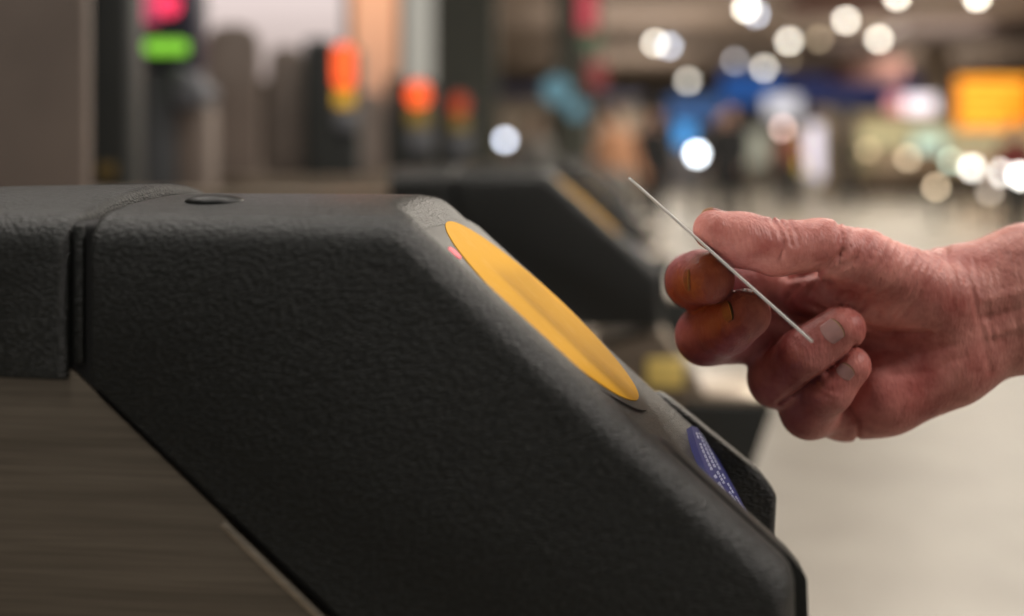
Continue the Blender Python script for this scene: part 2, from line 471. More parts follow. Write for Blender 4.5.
gate = make_gate(0)
tag(gate, 'nearest ticket gate, black moulded housing with yellow reader pad, fills the foreground', 'ticket gate', 'ticket gates in a row')
desc = ['second ticket gate, blurred black housing directly behind the nearest gate',
        'third ticket gate in the row, its slope showing beyond the second gate',
        'fourth ticket gate in the row, small and blurred behind the third',
        'fifth ticket gate in the row, behind the fourth and before the last',
        'furthest ticket gate at the far end of the row']
for k, d in enumerate(desc):
    c = copy_tree(gate); c.location = Q0+D_*PITCH*(k+1); c['label'] = d

# ================================================================== BARRIER PADDLES, POSTS
GV = D_
def paddle(px0, px1, ytop, Y, label, zb=1.0):
    x0 = (px0-VX)*Y/F; x1 = (px1-VX)*Y/F; zt = HC-(ytop-VY)*Y/F
    w = x1-x0; r = w*.46
    pts = round_poly([(0, 0), (0, zt), (w, zt), (w, 0)], [.01, r*.98, r*.98, .01], 10)
    o = auto_smooth(obj('barrier_paddle', prism(pts, 0, .016, .004, 3), M['paddle']), 35)
    o.location = (x0, Y, 0)
    tag(o, label, 'barrier paddle', 'barrier paddles of the gate row')
    bm = bmesh.new(); add_box(bm, (w*.1, -.006, .2), (w*.9, .022, .40), bevel=.006)
    auto_smooth(obj('hinge_block', bm, M['post'], o))
    return o
paddle(-150, 86, -200, 1.04, 'large brown-grey barrier paddle at far left, nearest and biggest of its kind')
paddle(205, 259, 24, 2.15, 'round-topped brown barrier paddle right of the green lit strip')
paddle(268, 304, 46, 2.62, 'narrow round-topped barrier paddle against the dark post with orange light')
paddle(352, 385, 92, 3.25, 'small dim barrier paddle before the orange lit panel')

M['lamp_orange'] = glow('orange_status_lamp', (1, .14, .03), 1.25)
M['lamp_orange_dim'] = glow('dim_orange_status_lamp', (1, .16, .05), .22)
M['amber'] = glow('amber_strip', (.75, .42, .04), .75)
M['amber_dim'] = glow('dim_amber_strip', (.6, .42, .08), .12)
M['red_sig'] = glow('red_signal', (1, .05, .13), 1.3)
M['red_soft'] = glow('red_soft_signal', (.75, .10, .20), .55)
M['green_strip'] = glow('green_strip', (.25, .66, .05), 1.0)
def status_post(px0, px1, ytop, Y, label, lamp, strip, dim=False, lw=30, lh=54, sh=18, dark_front=True):
    """black post carrying a tilted lit head: round lamp, amber strip, grey pad"""
    k = Y/F
    x0 = (px0-VX)*k; x1 = (px1-VX)*k; zt = HC-(ytop-VY)*k; d = .09
    g = empty('status_post', (x0, Y, 0))
    pts = round_poly([(0, 0), (0, zt), (x1-x0, zt), (x1-x0, 0)], [0, .015, .015, 0])
    auto_smooth(obj('post_body', prism(pts, 0, d, .008, 3), M['post'], g), 35)
    # head stands on an arm right of the post
    w = lw*k; hx = x1-x0
    bm = bmesh.new(); add_box(bm, (hx-.004, .02, .3), (hx+w+.01, .08, zt-.2*(lh*k)), bevel=.008)
    hd = auto_smooth(obj('display_head', bm, M['post'], g), 35)
    bm = bmesh.new(); z1 = zt-6*k; z0 = z1-lh*k
    add_box(bm, (hx+.1*w, .004, z0), (hx+.95*w, .0205, z1), bevel=min(.42*w, .42*lh*k)*.9, seg=6)
    auto_smooth(obj('status_lamp', bm, lamp, hd), 40)
    bm = bmesh.new(); add_box(bm, (hx+.1*w, .006, z0-sh*k), (hx+.95*w, .0205, z0-2*k), bevel=.004)
    auto_smooth(obj('amber_strip', bm, strip, hd))
    bm = bmesh.new(); add_box(bm, (hx+.15*w, .0, z0-sh*k-24*k), (hx+1.1*w, .0205, z0-sh*k-4*k), bevel=.005)
    auto_smooth(obj('grey_pad', bm, M['grey_plastic'], hd))
    tag(g, label, 'status post', 'status posts of the gate row')
    return g
status_post(303, 332, 38, 2.5, 'black status post with the largest tall orange lamp', M['lamp_orange'], M['amber'], lh=44, lw=22)
status_post(386, 405, 76, 3.4, 'black status post with a round orange lamp, middle of three', M['lamp_orange'], M['amber_dim'], lh=24, lw=25, sh=20)
status_post(437, 449, 88, 4.12, 'black status post with a dim orange lamp, before the dark pillar', M['lamp_orange_dim'], M['amber_dim'], lh=20, lw=20, sh=16)

# big dark post, left
k = 1.5/F
bm = prism(round_poly([((86-VX)*k, 0), ((86-VX)*k, 1.5), ((131-VX)*k, 1.5), ((131-VX)*k, 0)], [0, .02, .02, 0]), 1.5, 1.56, .012, 4)
o = auto_smooth(obj('gate_post', bm, M['post']), 35); tag(o, 'tall black gate post at left, between the large paddle and the green strip', 'post')
bm = bmesh.new(); add_box(bm, ((98-VX)*k, 1.494, HC-(178-VY)*k), ((116-VX)*k, 1.502, HC-(164-VY)*k), bevel=.002)
obj('brass_plate', bm, plain('brass', (.22, .15, .05), .4, .6), o)
# signal unit: red round light over green strip
Y = 1.76; k = Y/F
sg = empty('signal_unit', ((165-VX)*k, Y, 0)); tag(sg, 'signal unit with round red light above a bright green strip', 'signal')
def rel(px): return (px-165)*k
def zz(py): return HC-(py-VY)*k
bm = bmesh.new(); add_box(bm, (rel(138), .02, zz(68)), (rel(192), .1, zz(-60)), bevel=.01)
auto_smooth(obj('signal_head', bm, plain('dark_blue_plastic', (.03, .03, .05), .4), sg))
bm = bmesh.new(); bmesh.ops.create_cone(bm, cap_ends=True, segments=32, radius1=10.5*k, radius2=9.5*k, depth=.02)
bmesh.ops.rotate(bm, verts=bm.verts, matrix=Matrix.Rotation(math.pi/2, 3, 'X')); bmesh.ops.translate(bm, verts=bm.verts, vec=(rel(166), .012, zz(4)))
obj('red_light', bm, M['red_sig'], sg)
bm = bmesh.new(); add_box(bm, (rel(141), .005, zz(22)), (rel(156), .022, zz(-12)), bevel=.003)
obj('pink_display', bm, M['red_soft'], sg)
bm = bmesh.new(); add_box(bm, (rel(144), .0, zz(53)), (rel(184), .024, zz(40)), bevel=.004)
obj('green_strip', bm, M['green_strip'], sg)
bm = bmesh.new(); add_box(bm, (rel(136), .03, 0), (rel(170), .12, zz(68)), bevel=.01)
auto_smooth(obj('signal_pedestal', bm, plain('grey_pedestal', (.06, .062, .065), .5), sg))
pts = round_poly([(rel(166), zz(62)), (rel(180), zz(66)), (rel(202), zz(88)), (rel(198), zz(104)), (rel(170), zz(110))], [.01]*5)
bm = prism(pts, .02, .11, .008, 3)
auto_smooth(obj('reader_head', bm, M['grey_plastic'], sg), 35)
bm = bmesh.new(); add_box(bm, (rel(168), .035, .3), (rel(203), .1, zz(104)), bevel=.01)
auto_smooth(obj('paddle_guide', bm, M['paddle'], sg))

# ================================================================== LIT PANELS BEHIND THE GATES
def lit_panel(name, px0, px1, y0, y1, Y, face, label, cat, depth=.12, frame=None):
    k = Y/F; x0, x1 = (px0-VX)*k, (px1-VX)*k; z1, z0 = HC-(y0-VY)*k, HC-(y1-VY)*k
    z1 = min(z1, 4.39)
    g = empty(name, ((x0+x1)/2, Y, z0))
    w = (x1-x0)/2; h = z1-z0
    bm = bmesh.new(); add_box(bm, (-w-.03, .02, -.03), (w+.03, depth, h+.005), bevel=.008)
    auto_smooth(obj('frame', bm, frame or M['grey_plastic'], g))
    bm = bmesh.new(); add_box(bm, (-w, .0, 0), (w, .03, h-.002), bevel=.004)
    obj('lit_face', bm, face, g)
    return tag(g, label, cat)
def grad_glow(name, c0_, c1_, s, axis='Z', a=0, b=1):
    m, nt, bs = new_mat(name); L = nt.links.new
    tc = nt.nodes.new('ShaderNodeTexCoord'); sp = nt.nodes.new('ShaderNodeSeparateXYZ')
    L(tc.outputs['Generated'], sp.inputs[0])
    n = nt.nodes.new('ShaderNodeTexNoise'); n.inputs['Scale'].default_value = 3
    L(tc.outputs['Generated'], n.inputs['Vector'])
    r = nt.nodes.new('ShaderNodeValToRGB'); r.color_ramp.elements[0].color = (*c0_, 1); r.color_ramp.elements[1].color = (*c1_, 1)
    r.color_ramp.elements[0].position = a; r.color_ramp.elements[1].position = b
    L(sp.outputs[axis], r.inputs['Fac']); L(r.outputs['Color'], bs.inputs['Emission Color'])
    bs.inputs['Emission Strength'].default_value = s; bs.inputs['Base Color'].default_value = (.2, .2, .2, 1)
    return m
fr = M['leftwall']
lit_panel('advertising_screen', 192, 344, -140, 78, 8.3, grad_glow('pink_white_screen', (.30, .24, .22), (.62, .52, .50), 1.35, 'Z', .0, .4),
          'large pale pink lit screen behind the round-topped paddles', 'screen', .25, fr)
lit_panel('advertising_screen', 352, 397, -140, 112, 8.25, grad_glow('orange_screen', (.35, .17, .10), (.95, .45, .24), 1.15, 'Z', .0, .55),
          'tall narrow screen glowing peach orange', 'screen', .3, fr)
lit_panel('advertising_screen', 404, 433, -140, 84, 8.2, grad_glow('cream_screen', (.36, .34, .29), (.42, .40, .35), 1.0),
          'tall narrow cream screen left of the dark pillar', 'screen', .3, fr)
lit_panel('advertising_screen', 62, 84, -140, 10, 8.2, grad_glow('small_pale_screen', (.45, .42, .4), (.5, .47, .45), 1.0),
          'sliver of pale screen at top left beside the black post', 'screen', .3, fr)

# round blue signs, red banners on a pole
def disc_thing(name, px, py, r, Y, mat, label, cat, group=None, depth=.06):
    k = Y/F
    bm = bmesh.new(); bmesh.ops.create_cone(bm, cap_ends=True, segments=40, radius1=r*k, radius2=r*k*.96, depth=depth)
    bmesh.ops.rotate(bm, verts=bm.verts, matrix=Matrix.Rotation(math.pi/2, 3, 'X'))
    o = auto_smooth(obj(name, bm, mat), 40); o.location = P(px, py, Y)
    # hanging rod
    bm = bmesh.new(); z = o.location.z; add_box(bm, (-.012, -.012, r*k*.9), (.012, .012, 4.4-z))
    obj('hanging_rod', bm, M['post'], o)
    return tag(o, label, cat, group)
M['cyan'] = glow('blue_sign_face', (.16, .34, .42), .6)
disc_thing('round_sign', 557, 90, 14, 7.5, M['cyan'], 'larger round light-blue sign above the black ticket gates', 'sign', 'round blue signs')
disc_thing('round_sign', 577, 109, 10, 8.8, M['cyan'], 'smaller round light-blue sign, lower right of the larger one', 'sign', 'round blue signs')
def banner(px0, px1, y0, y1, Y, mat, label, cat='banner'):
    k = Y/F
    bm = bmesh.new(); add_box(bm, (0, 0, 0), ((px1-px0)*k, .04, (y1-y0)*k), bevel=.006)
    o = auto_smooth(obj('banner', bm, mat)); o.location = P(px0, y1, Y)
    z = o.location.z+(y1-y0)*k
    bm = bmesh.new(); add_box(bm, ((px1-px0)*k*.4, .01, (y1-y0)*k), ((px1-px0)*k*.6, .03, 4.4-o.location.z))
    obj('hanging_rod', bm, M['post'], o)
    return tag(o, label, cat)
banner(578, 596, -10, 30, 9.0, glow('red_banner', (.62, .08, .11), .7), 'upright red banner hanging at the top of the dark pillar')
banner(583, 600, 32, 48, 9.1, glow('green_banner', (.10, .20, .11), .5), 'small dull green banner below the red one')
banner(588, 606, 62, 88, 9.2, glow('dark_red_banner', (.30, .06, .06), .6), 'small dark red banner, lowest of the hanging ones')

# ================================================================== CEILING LIGHTS and other lamps
lampmats = {}
def lampmat(col, s):
    key = (col, s)
    if key not in lampmats: lampmats[key] = glow('lamp_glow', col, s)
    return lampmats[key]
WHT = (1, .93, .80); COOL = (.78, .85, 1); WRM = (1, .78, .52); PINK = (1, .70, .62); MAUVE = (.72, .6, .72)
K_ = 10.5
lights = [ # px, py, radius px, colour, brightness, description
 (655, 43, 4, WHT, 1.0, 'white ceiling light left of its cooler overlapping twin, upper centre'),
 (669, 46, 4, COOL, .8, 'bluish ceiling light overlapping the warmer one, upper centre'),
 (746, 8, 4.4, WHT, 1.5, 'very bright white ceiling light, upper of the pair at the top edge'),
 (756, 14, 4, COOL, .8, 'bluish ceiling light, lower of the pair at the top edge'),
 (688, 81, 4, WHT, .62, 'soft white ceiling light above the blue sign, lowest left of the ceiling'),
 (735, 61, 3.6, (.8, .78, .8), .42, 'greyish ceiling light left of the blue fascia top'),
 (731, 83, 3.6, COOL, .22, 'faint bluish ceiling light over the blue fascia left end'),
 (764, 68, 3.8, WHT, .85, 'white ceiling light just above the blue fascia'),
 (789, 41, 4.2, WHT, 1.0, 'bright white ceiling light, left of the faint one'),
 (788, 60, 3.4, WRM, .15, 'very faint ceiling light beneath a bright one'),
 (819, 39, 3.8, WRM, .26, 'faint tan ceiling light between two bright ones'),
 (846, 20, 4.2, WHT, 1.15, 'bright white ceiling light, upper middle of the cluster'),
 (853, 50, 3.8, (1, .8, .55), .45, 'tan ceiling light, lowest of the right cluster'),
 (879, 39, 4.2, WHT, .95, 'bright white ceiling light at the right of the cluster'),
 (930, 72, 3.8, MAUVE, .45, 'mauve ceiling light left of the orange departure board'),
 (897, -4, 4.2, WHT, 1.5, 'white ceiling light cut by the top edge, left of the last'),
 (977, -3, 4.4, WHT, 1.6, 'rightmost ceiling light, cut by the top edge'),
]
proto = None
for (px, py, r, col, s, lab) in lights:
    Yl = (4.12-HC)*F/(VY-py) if py < 120 else 20
    Yl = min(Yl, 44.5)
    p = P(px, py, Yl); rr_ = r*Yl/F*.9
    g = empty('ceiling_light', p)
    bm = bmesh.new(); bmesh.ops.create_uvsphere(bm, u_segments=20, v_segments=12, radius=rr_)
    obj('lamp_bulb', bm, lampmat(col, round(s*K_, 2)), g, smooth=True)
    bm = bmesh.new(); bmesh.ops.create_cone(bm, cap_ends=True, segments=24, radius1=rr_*.9, radius2=rr_*.6, depth=.1)
    bmesh.ops.translate(bm, verts=bm.verts, vec=(0, 0, rr_+.03))
    b2 = bmesh.new(); hz = max(4.4-p.z, rr_+.1)
    add_box(b2, (-.015, -.015, rr_+.05), (.015, .015, hz)); merge(bm, b2)
    obj('lamp_fitting', bm, M['post'], g)
    tag(g, lab, 'ceiling light', 'ceiling lights of the concourse')

def standing_lamp(px, py, r, Y, col, s, lab):
    """a lit globe on a stand"""
    p = P(px, py, Y); g = empty('globe_lamp', (p.x, p.y, 0)); rr_ = r*Y/F
    bm = bmesh.new(); bmesh.ops.create_uvsphere(bm, u_segments=20, v_segments=12, radius=rr_)
    bmesh.ops.translate(bm, verts=bm.verts, vec=(0, 0, p.z)); obj('globe', bm, lampmat(col, round(s*K_, 2)), g, smooth=True)
    bm = bmesh.new(); bmesh.ops.create_cone(bm, cap_ends=True, segments=16, radius1=.02, radius2=.02, depth=p.z-rr_)
    bmesh.ops.translate(bm, verts=bm.verts, vec=(0, 0, (p.z-rr_)/2)); 
    b2 = bmesh.new(); bmesh.ops.create_cone(b2, cap_ends=True, segments=24, radius1=.14, radius2=.12, depth=.03)
    bmesh.ops.translate(b2, verts=b2.verts, vec=(0, 0, .015)); merge(bm, b2)
    obj('stand', bm, M['post'], g)
    tag(g, lab, 'lamp', 'lit globes at head height')
for a in [(972, 168, 4.5, 17, (1, .96, .88), .9, 'white globe lamp just left of the brightest one'),
          (908, 158, 3.6, 22, WRM, .45, 'warm dim globe lamp in the middle of the shop front'),
          (868, 150, 3.6, 23, (1, .75, .45), .22, 'very dim brownish globe lamp at the left end of the shop'),
          (505, 140, 4, 11, COOL, .95, 'white globe lamp right of the dark pillar above the gates'),
          (697, 154, 5, 12, (.85, .92, 1), 1.5, 'very bright bluish white globe lamp between two dark figures'),
          (648, 141, 3.6, 16, (.85, .8, .78), .5, 'dull grey globe lamp before the dark figure at left'),
          (783, 128, 4, 23, PINK, .6, 'pinkish globe lamp left of the white pillar screen'),
          (951, 161, 3.6, 19, (.75, .95, .75), .5, 'greenish globe lamp in front of the shop'),
          (936, 187, 3.6, 15.5, WRM, .6, 'warm tan globe lamp low by the shop entrance'),
          (998, 172, 5.5, 15, (1, .96, .88), 1.6, 'brightest white globe lamp at right before the shop'),
          (1021, 176, 5, 10.3, (1, .96, .9), 1.4, 'white globe lamp cut by the right edge'),
          (990, 192, 3.6, 13.5, (1, .85, .7), .35, 'faint globe lamp low beneath the brightest one at right')]:
    standing_lamp(*a)

# ================================================================== CONCOURSE SIGNS AND SHOPS
M['navy'] = plain('navy_fascia', (.022, .034, .10), .5)
M['blue'] = glow('blue_fascia', (.03, .13, .45), .55)
lit_panel('blue_fascia', 722, 780, 68, 104, 40, M['blue'], 'bright blue fascia sign below the white ceiling lights', 'sign', .4, M['navy'])
lit_panel('navy_fascia', 783, 925, 76, 104, 41, glow('navy_lit', (.03, .04, .13), .6), 'long navy fascia sign right of the bright blue one', 'sign', .4, M['navy'])
lit_panel('blue_kiosk_sign', 668, 722, 96, 122, 30, glow('kiosk_blue', (.04, .12, .32), .55), 'dull blue kiosk sign at the left, below the bright fascia', 'sign', .4, M['navy'])
lit_panel('blue_kiosk_screen', 676, 694, 124, 146, 20, glow('kiosk_screen_blue', (.05, .33, .80), 1.0), 'small vivid blue screen behind the brightest globe lamp', 'screen', .2, M['navy'])
def orange_board():
    g = lit_panel('departure_board', 958, 1029, 78, 129, 24.5,
                  glow('orange_board_face', (1, .29, .015), 1.25), 'orange lit departure board hanging at the right edge', 'departure board', .25, M['post'])
    tm = glow('amber_text', (1, .48, .05), 1.6)
    for i in range(5):
        z = .12+i*.25; bm = bmesh.new()
        add_box(bm, (-.80, -.006, z), (.80-.22*((i*7) % 4), .002, z+.09)); obj('text_row', bm, tm, g)
    for x in (-.6, .6):
        bm = bmesh.new(); add_box(bm, (x-.02, .1, 1.3), (x+.02, .14, 4.4-g.location.z)); obj('hanging_rod', bm, M['post'], g)
    g.rotation_euler = (0, 0, math.radians(-4))
orange_board()
lit_panel('shop_screen', 895, 936, 96, 122, 29, glow('white_screen', (1, .88, .93), 1.6), 'bright white oval-looking lit sign left of the orange board', 'sign', .2, M['post'])
lit_panel('shop_screen', 888, 903, 94, 112, 28.6, glow('pinkred_screen', (.9, .35, .35), .9), 'small pink-red lit sign at the white sign left end', 'sign', .2, M['post'])
lit_panel('pillar_screen', 806, 822, 124, 180, 24, glow('lilac_white_screen', (.95, .88, 1), 1.0), 'upright lilac-white screen in the middle distance', 'screen', .2, M['post'])
lit_panel('pillar_screen', 797, 804, 134, 172, 23.8, glow('yellow_screen', (.9, .62, .05), .8), 'thin yellow upright strip left of the lilac-white screen', 'screen', .2, M['post'])
lit_panel('white_kiosk_screen', 766, 800, 96, 116, 27, glow('pale_kiosk', (.62, .62, .68), .9), 'pale blurred kiosk screen below the blue fascia', 'screen', .3, M['grey_plastic'])
lit_panel('white_kiosk_screen', 745, 768, 130, 165, 26, glow('grey_green_kiosk', (.30, .30, .24), .8), 'grey-green lit kiosk panel right of the dark walking figure', 'screen', .3, M['grey_plastic'])
lit_panel('mint_sign', 914, 944, 134, 150, 25.5, glow('mint_sign_face', (.60, .80, .66), 1.0), 'pale mint lit sign above the shop counter', 'sign', .2, M['grey_plastic'])

# shop front, right
def shop():
    Y = 25.8; k = Y/F
    g = empty('snack_shop', ((945-VX)*k, Y, 0)); X = lambda px: (px-945)*k; Z = lambda py: HC-(py-VY)*k
    warm = plain('shop_warm_wall', (.30, .24, .15), .7)
    bm = bmesh.new(); add_box(bm, (X(826), .6, 0), (X(1120), .8, Z(112)), bevel=.02); obj('shop_wall', bm, warm, g)
    bm = bmesh.new(); add_box(bm, (X(868), .25, Z(144)), (X(1120), .6, Z(128)), bevel=.02); obj('lit_fascia', bm, glow('cream_fascia', (.60, .54, .30), .75), g)
    bm = bmesh.new(); add_box(bm, (X(865), .3, 0), (X(1120), .62, Z(174)), bevel=.02); obj('counter', bm, plain('brown_counter', (.10, .07, .05), .6), g)
    for j, (a, b, c) in enumerate([(850, 880, (.30, .24, .13)), (884, 915, (.34, .24, .15)), (918, 950, (.26, .17, .10)), (962, 1000, (.65, .48, .30)), (1004, 1050, (.7, .58, .38))]):
        bm = bmesh.new(); add_box(bm, (X(a), .5, Z(171)), (X(b), .64, Z(147)), bevel=.01)
        obj('display_case', bm, glow('case_glow', c, .7), g)
    for a, b, c in ((822, 840, (.22, .17, .12)), (846, 860, (.06, .06, .07))):
        bm = bmesh.new(); add_box(bm, (X(a), .4, 0), (X(b), .9, Z(108)), bevel=.02); obj('side_pier', bm, plain('pier', c, .7), g)
    tag(g, 'warmly lit shop front with counter at the right of the concourse', 'shop')
shop()
# a brown shop block in the middle distance
def block(name, px0, px1, ytop, Y, col, label, cat):
    k = Y/F; g = empty(name, P((px0+px1)/2, 0, Y)*1.0); g.location.z = 0
    w = (px1-px0)*k/2; z = HC-(ytop-VY)*k
    bm = bmesh.new(); add_box(bm, (-w, 0, 0), (w, 1.2, z), bevel=.03); obj('kiosk_body', bm, plain(name, col, .7), g)
    bm = bmesh.new(); add_box(bm, (-w-.08, -.15, z), (w+.08, 1.3, z+.12), bevel=.02); obj('kiosk_roof', bm, M['navy'], g)
    bm = bmesh.new(); add_box(bm, (-w*.8, -.02, z*.45), (w*.8, .04, z*.85), bevel=.01); obj('service_window', bm, plain(name+'_w', tuple(min(1, c*1.5) for c in col), .3), g)
    tag(g, label, cat)
block('kiosk', 824, 852, 112, 33, (.28, .19, .12), 'brown kiosk right of the lilac-white screen', 'kiosk')
block('kiosk', 664, 705, 128, 31, (.20, .20, .22), 'grey kiosk behind the two dark figures', 'kiosk')
block('kiosk', 725, 764, 124, 34, (.25, .23, .20), 'pale kiosk under the bright blue fascia', 'kiosk')
block('kiosk', 496, 546, 96, 13, (.30, .25, .20), 'beige kiosk right of the dark pillar', 'kiosk')
block('kiosk', 600, 640, 100, 24, (.38, .33, .27), 'pale beige kiosk above the far end of the gate row', 'kiosk')

# ================================================================== SDF MESHING (one smooth skin per body)
def smin(a, b, k):
    h = np.clip(.5+.5*(b-a)/k, 0, 1)
    return b*(1-h)+a*h-k*h*(1-h)
class Field:
    def __init__(self, lo, hi, vox):
        self.lo = np.array(lo, np.float32); self.vox = vox
        self.n = (np.ceil((np.array(hi)-np.array(lo))/vox)+1).astype(int)
        ax = [self.lo[i]+np.arange(self.n[i], dtype=np.float32)*vox for i in range(3)]
        self.X = ax[0][:, None, None]; self.Y = ax[1][None, :, None]; self.Z = ax[2][None, None, :]
    def cone(self, a, b, ra, rb, sq=None):
        a = np.asarray(a, np.float32); b = np.asarray(b, np.float32); ba = b-a; L2 = float(ba@ba)+1e-12
        dx = self.X-a[0]; dy = self.Y-a[1]; dz = self.Z-a[2]
        t = np.clip((dx*ba[0]+dy*ba[1]+dz*ba[2])/L2, 0, 1)
        ex = dx-t*ba[0]; ey = dy-t*ba[1]; ez = dz-t*ba[2]
        if sq: ex = ex/sq[0]; ey = ey/sq[1]; ez = ez/sq[2]
        return (np.sqrt(ex*ex+ey*ey+ez*ez)-(ra+(rb-ra)*t)).astype(np.float32)
    def chain(self, pts, k):
        d = None
        for (a, ra), (b, rb) in zip(pts[:-1], pts[1:]):
            c = self.cone(a, b, ra, rb)
            d = c if d is None else smin(d, c, k)
        return d
    def mesh(self, d):
        S_ = d < 0
        nx, ny, nz = self.n
        c = np.zeros((nx-1, ny-1, nz-1), np.int8)
        for i in (0, 1):
            for j in (0, 1):
                for k in (0, 1):
                    c += S_[i:nx-1+i, j:ny-1+j, k:nz-1+k]
        act = (c > 0) & (c < 8)
        idx = np.argwhere(act)
        vid = -np.ones(act.shape, np.int64); vid[act] = np.arange(len(idx))
        acc = np.zeros((len(idx), 3)); cnt = np.zeros(len(idx))
        corners = [(i, j, k) for i in (0, 1) for j in (0, 1) for k in (0, 1)]
        val = {cc: d[idx[:, 0]+cc[0], idx[:, 1]+cc[1], idx[:, 2]+cc[2]] for cc in corners}
        for a in corners:
            for ax in range(3):
                if a[ax] == 0:
                    b = list(a); b[ax] = 1; b = tuple(b)
                    va, vb = val[a], val[b]; m = (va < 0) != (vb < 0)
                    t = np.where(m, va/np.where(m, va-vb, 1), 0)
                    p = np.tile(np.array(a, float), (len(idx), 1)); p[:, ax] += t
                    acc[m] += p[m]; cnt[m] += 1
        V = (idx+acc/cnt[:, None])*self.vox+self.lo
        faces = []
        for ax in range(3):
            sl0 = [slice(None)]*3; sl1 = [slice(None)]*3
            sl0[ax] = slice(0, -1); sl1[ax] = slice(1, None)
            s0_, s1_ = S_[tuple(sl0)], S_[tuple(sl1)]
            e = np.argwhere(s0_ != s1_)
            o1, o2 = [(1, 2), (2, 0), (0, 1)][ax]
            ok = (e[:, o1] > 0) & (e[:, o2] > 0) & (e[:, o1] < self.n[o1]-1) & (e[:, o2] < self.n[o2]-1)
            e = e[ok]
            ins = s0_[e[:, 0], e[:, 1], e[:, 2]]
            q = []
            for (a, b) in ((-1, -1), (0, -1), (0, 0), (-1, 0)):
                ee = e.copy(); ee[:, o1] += a; ee[:, o2] += b
                q.append(vid[ee[:, 0], ee[:, 1], ee[:, 2]])
            q = np.stack(q, 1)
            q[~ins] = q[~ins][:, ::-1]
            faces.append(q)
        return V, np.concatenate(faces)
def mesh_np(name, V, Fq, mats, parent=None, relax=0):
    me = bpy.data.meshes.new(name)
    me.vertices.add(len(V)); me.vertices.foreach_set('co', V.astype(np.float32).ravel())
    me.loops.add(len(Fq)*4); me.loops.foreach_set('vertex_index', Fq.ravel().astype(np.int32))
    me.polygons.add(len(Fq)); me.polygons.foreach_set('loop_start', np.arange(0, len(Fq)*4, 4, dtype=np.int32))
    me.update(calc_edges=True); me.validate()
    me.polygons.foreach_set('use_smooth', np.ones(len(me.polygons), bool))
    for m in mats: me.materials.append(m)
    o = link(bpy.data.objects.new(name, me), parent)
    if relax:
        sm = o.modifiers.new('relax', 'SMOOTH'); sm.factor = .5; sm.iterations = relax
    return o
def relax_np(V, Fq, it, lam=.5):
    E = np.concatenate([Fq[:, [0, 1]], Fq[:, [1, 2]], Fq[:, [2, 3]], Fq[:, [3, 0]]])
    n = len(V); deg = np.bincount(E[:, 0], minlength=n)+np.bincount(E[:, 1], minlength=n)
    for _ in range(it):
        A = np.zeros_like(V)
        for c in range(3):
            A[:, c] = np.bincount(E[:, 0], V[E[:, 1], c], n)+np.bincount(E[:, 1], V[E[:, 0], c], n)
        V = V+lam*(A/np.maximum(deg, 1)[:, None]-V)
    return V

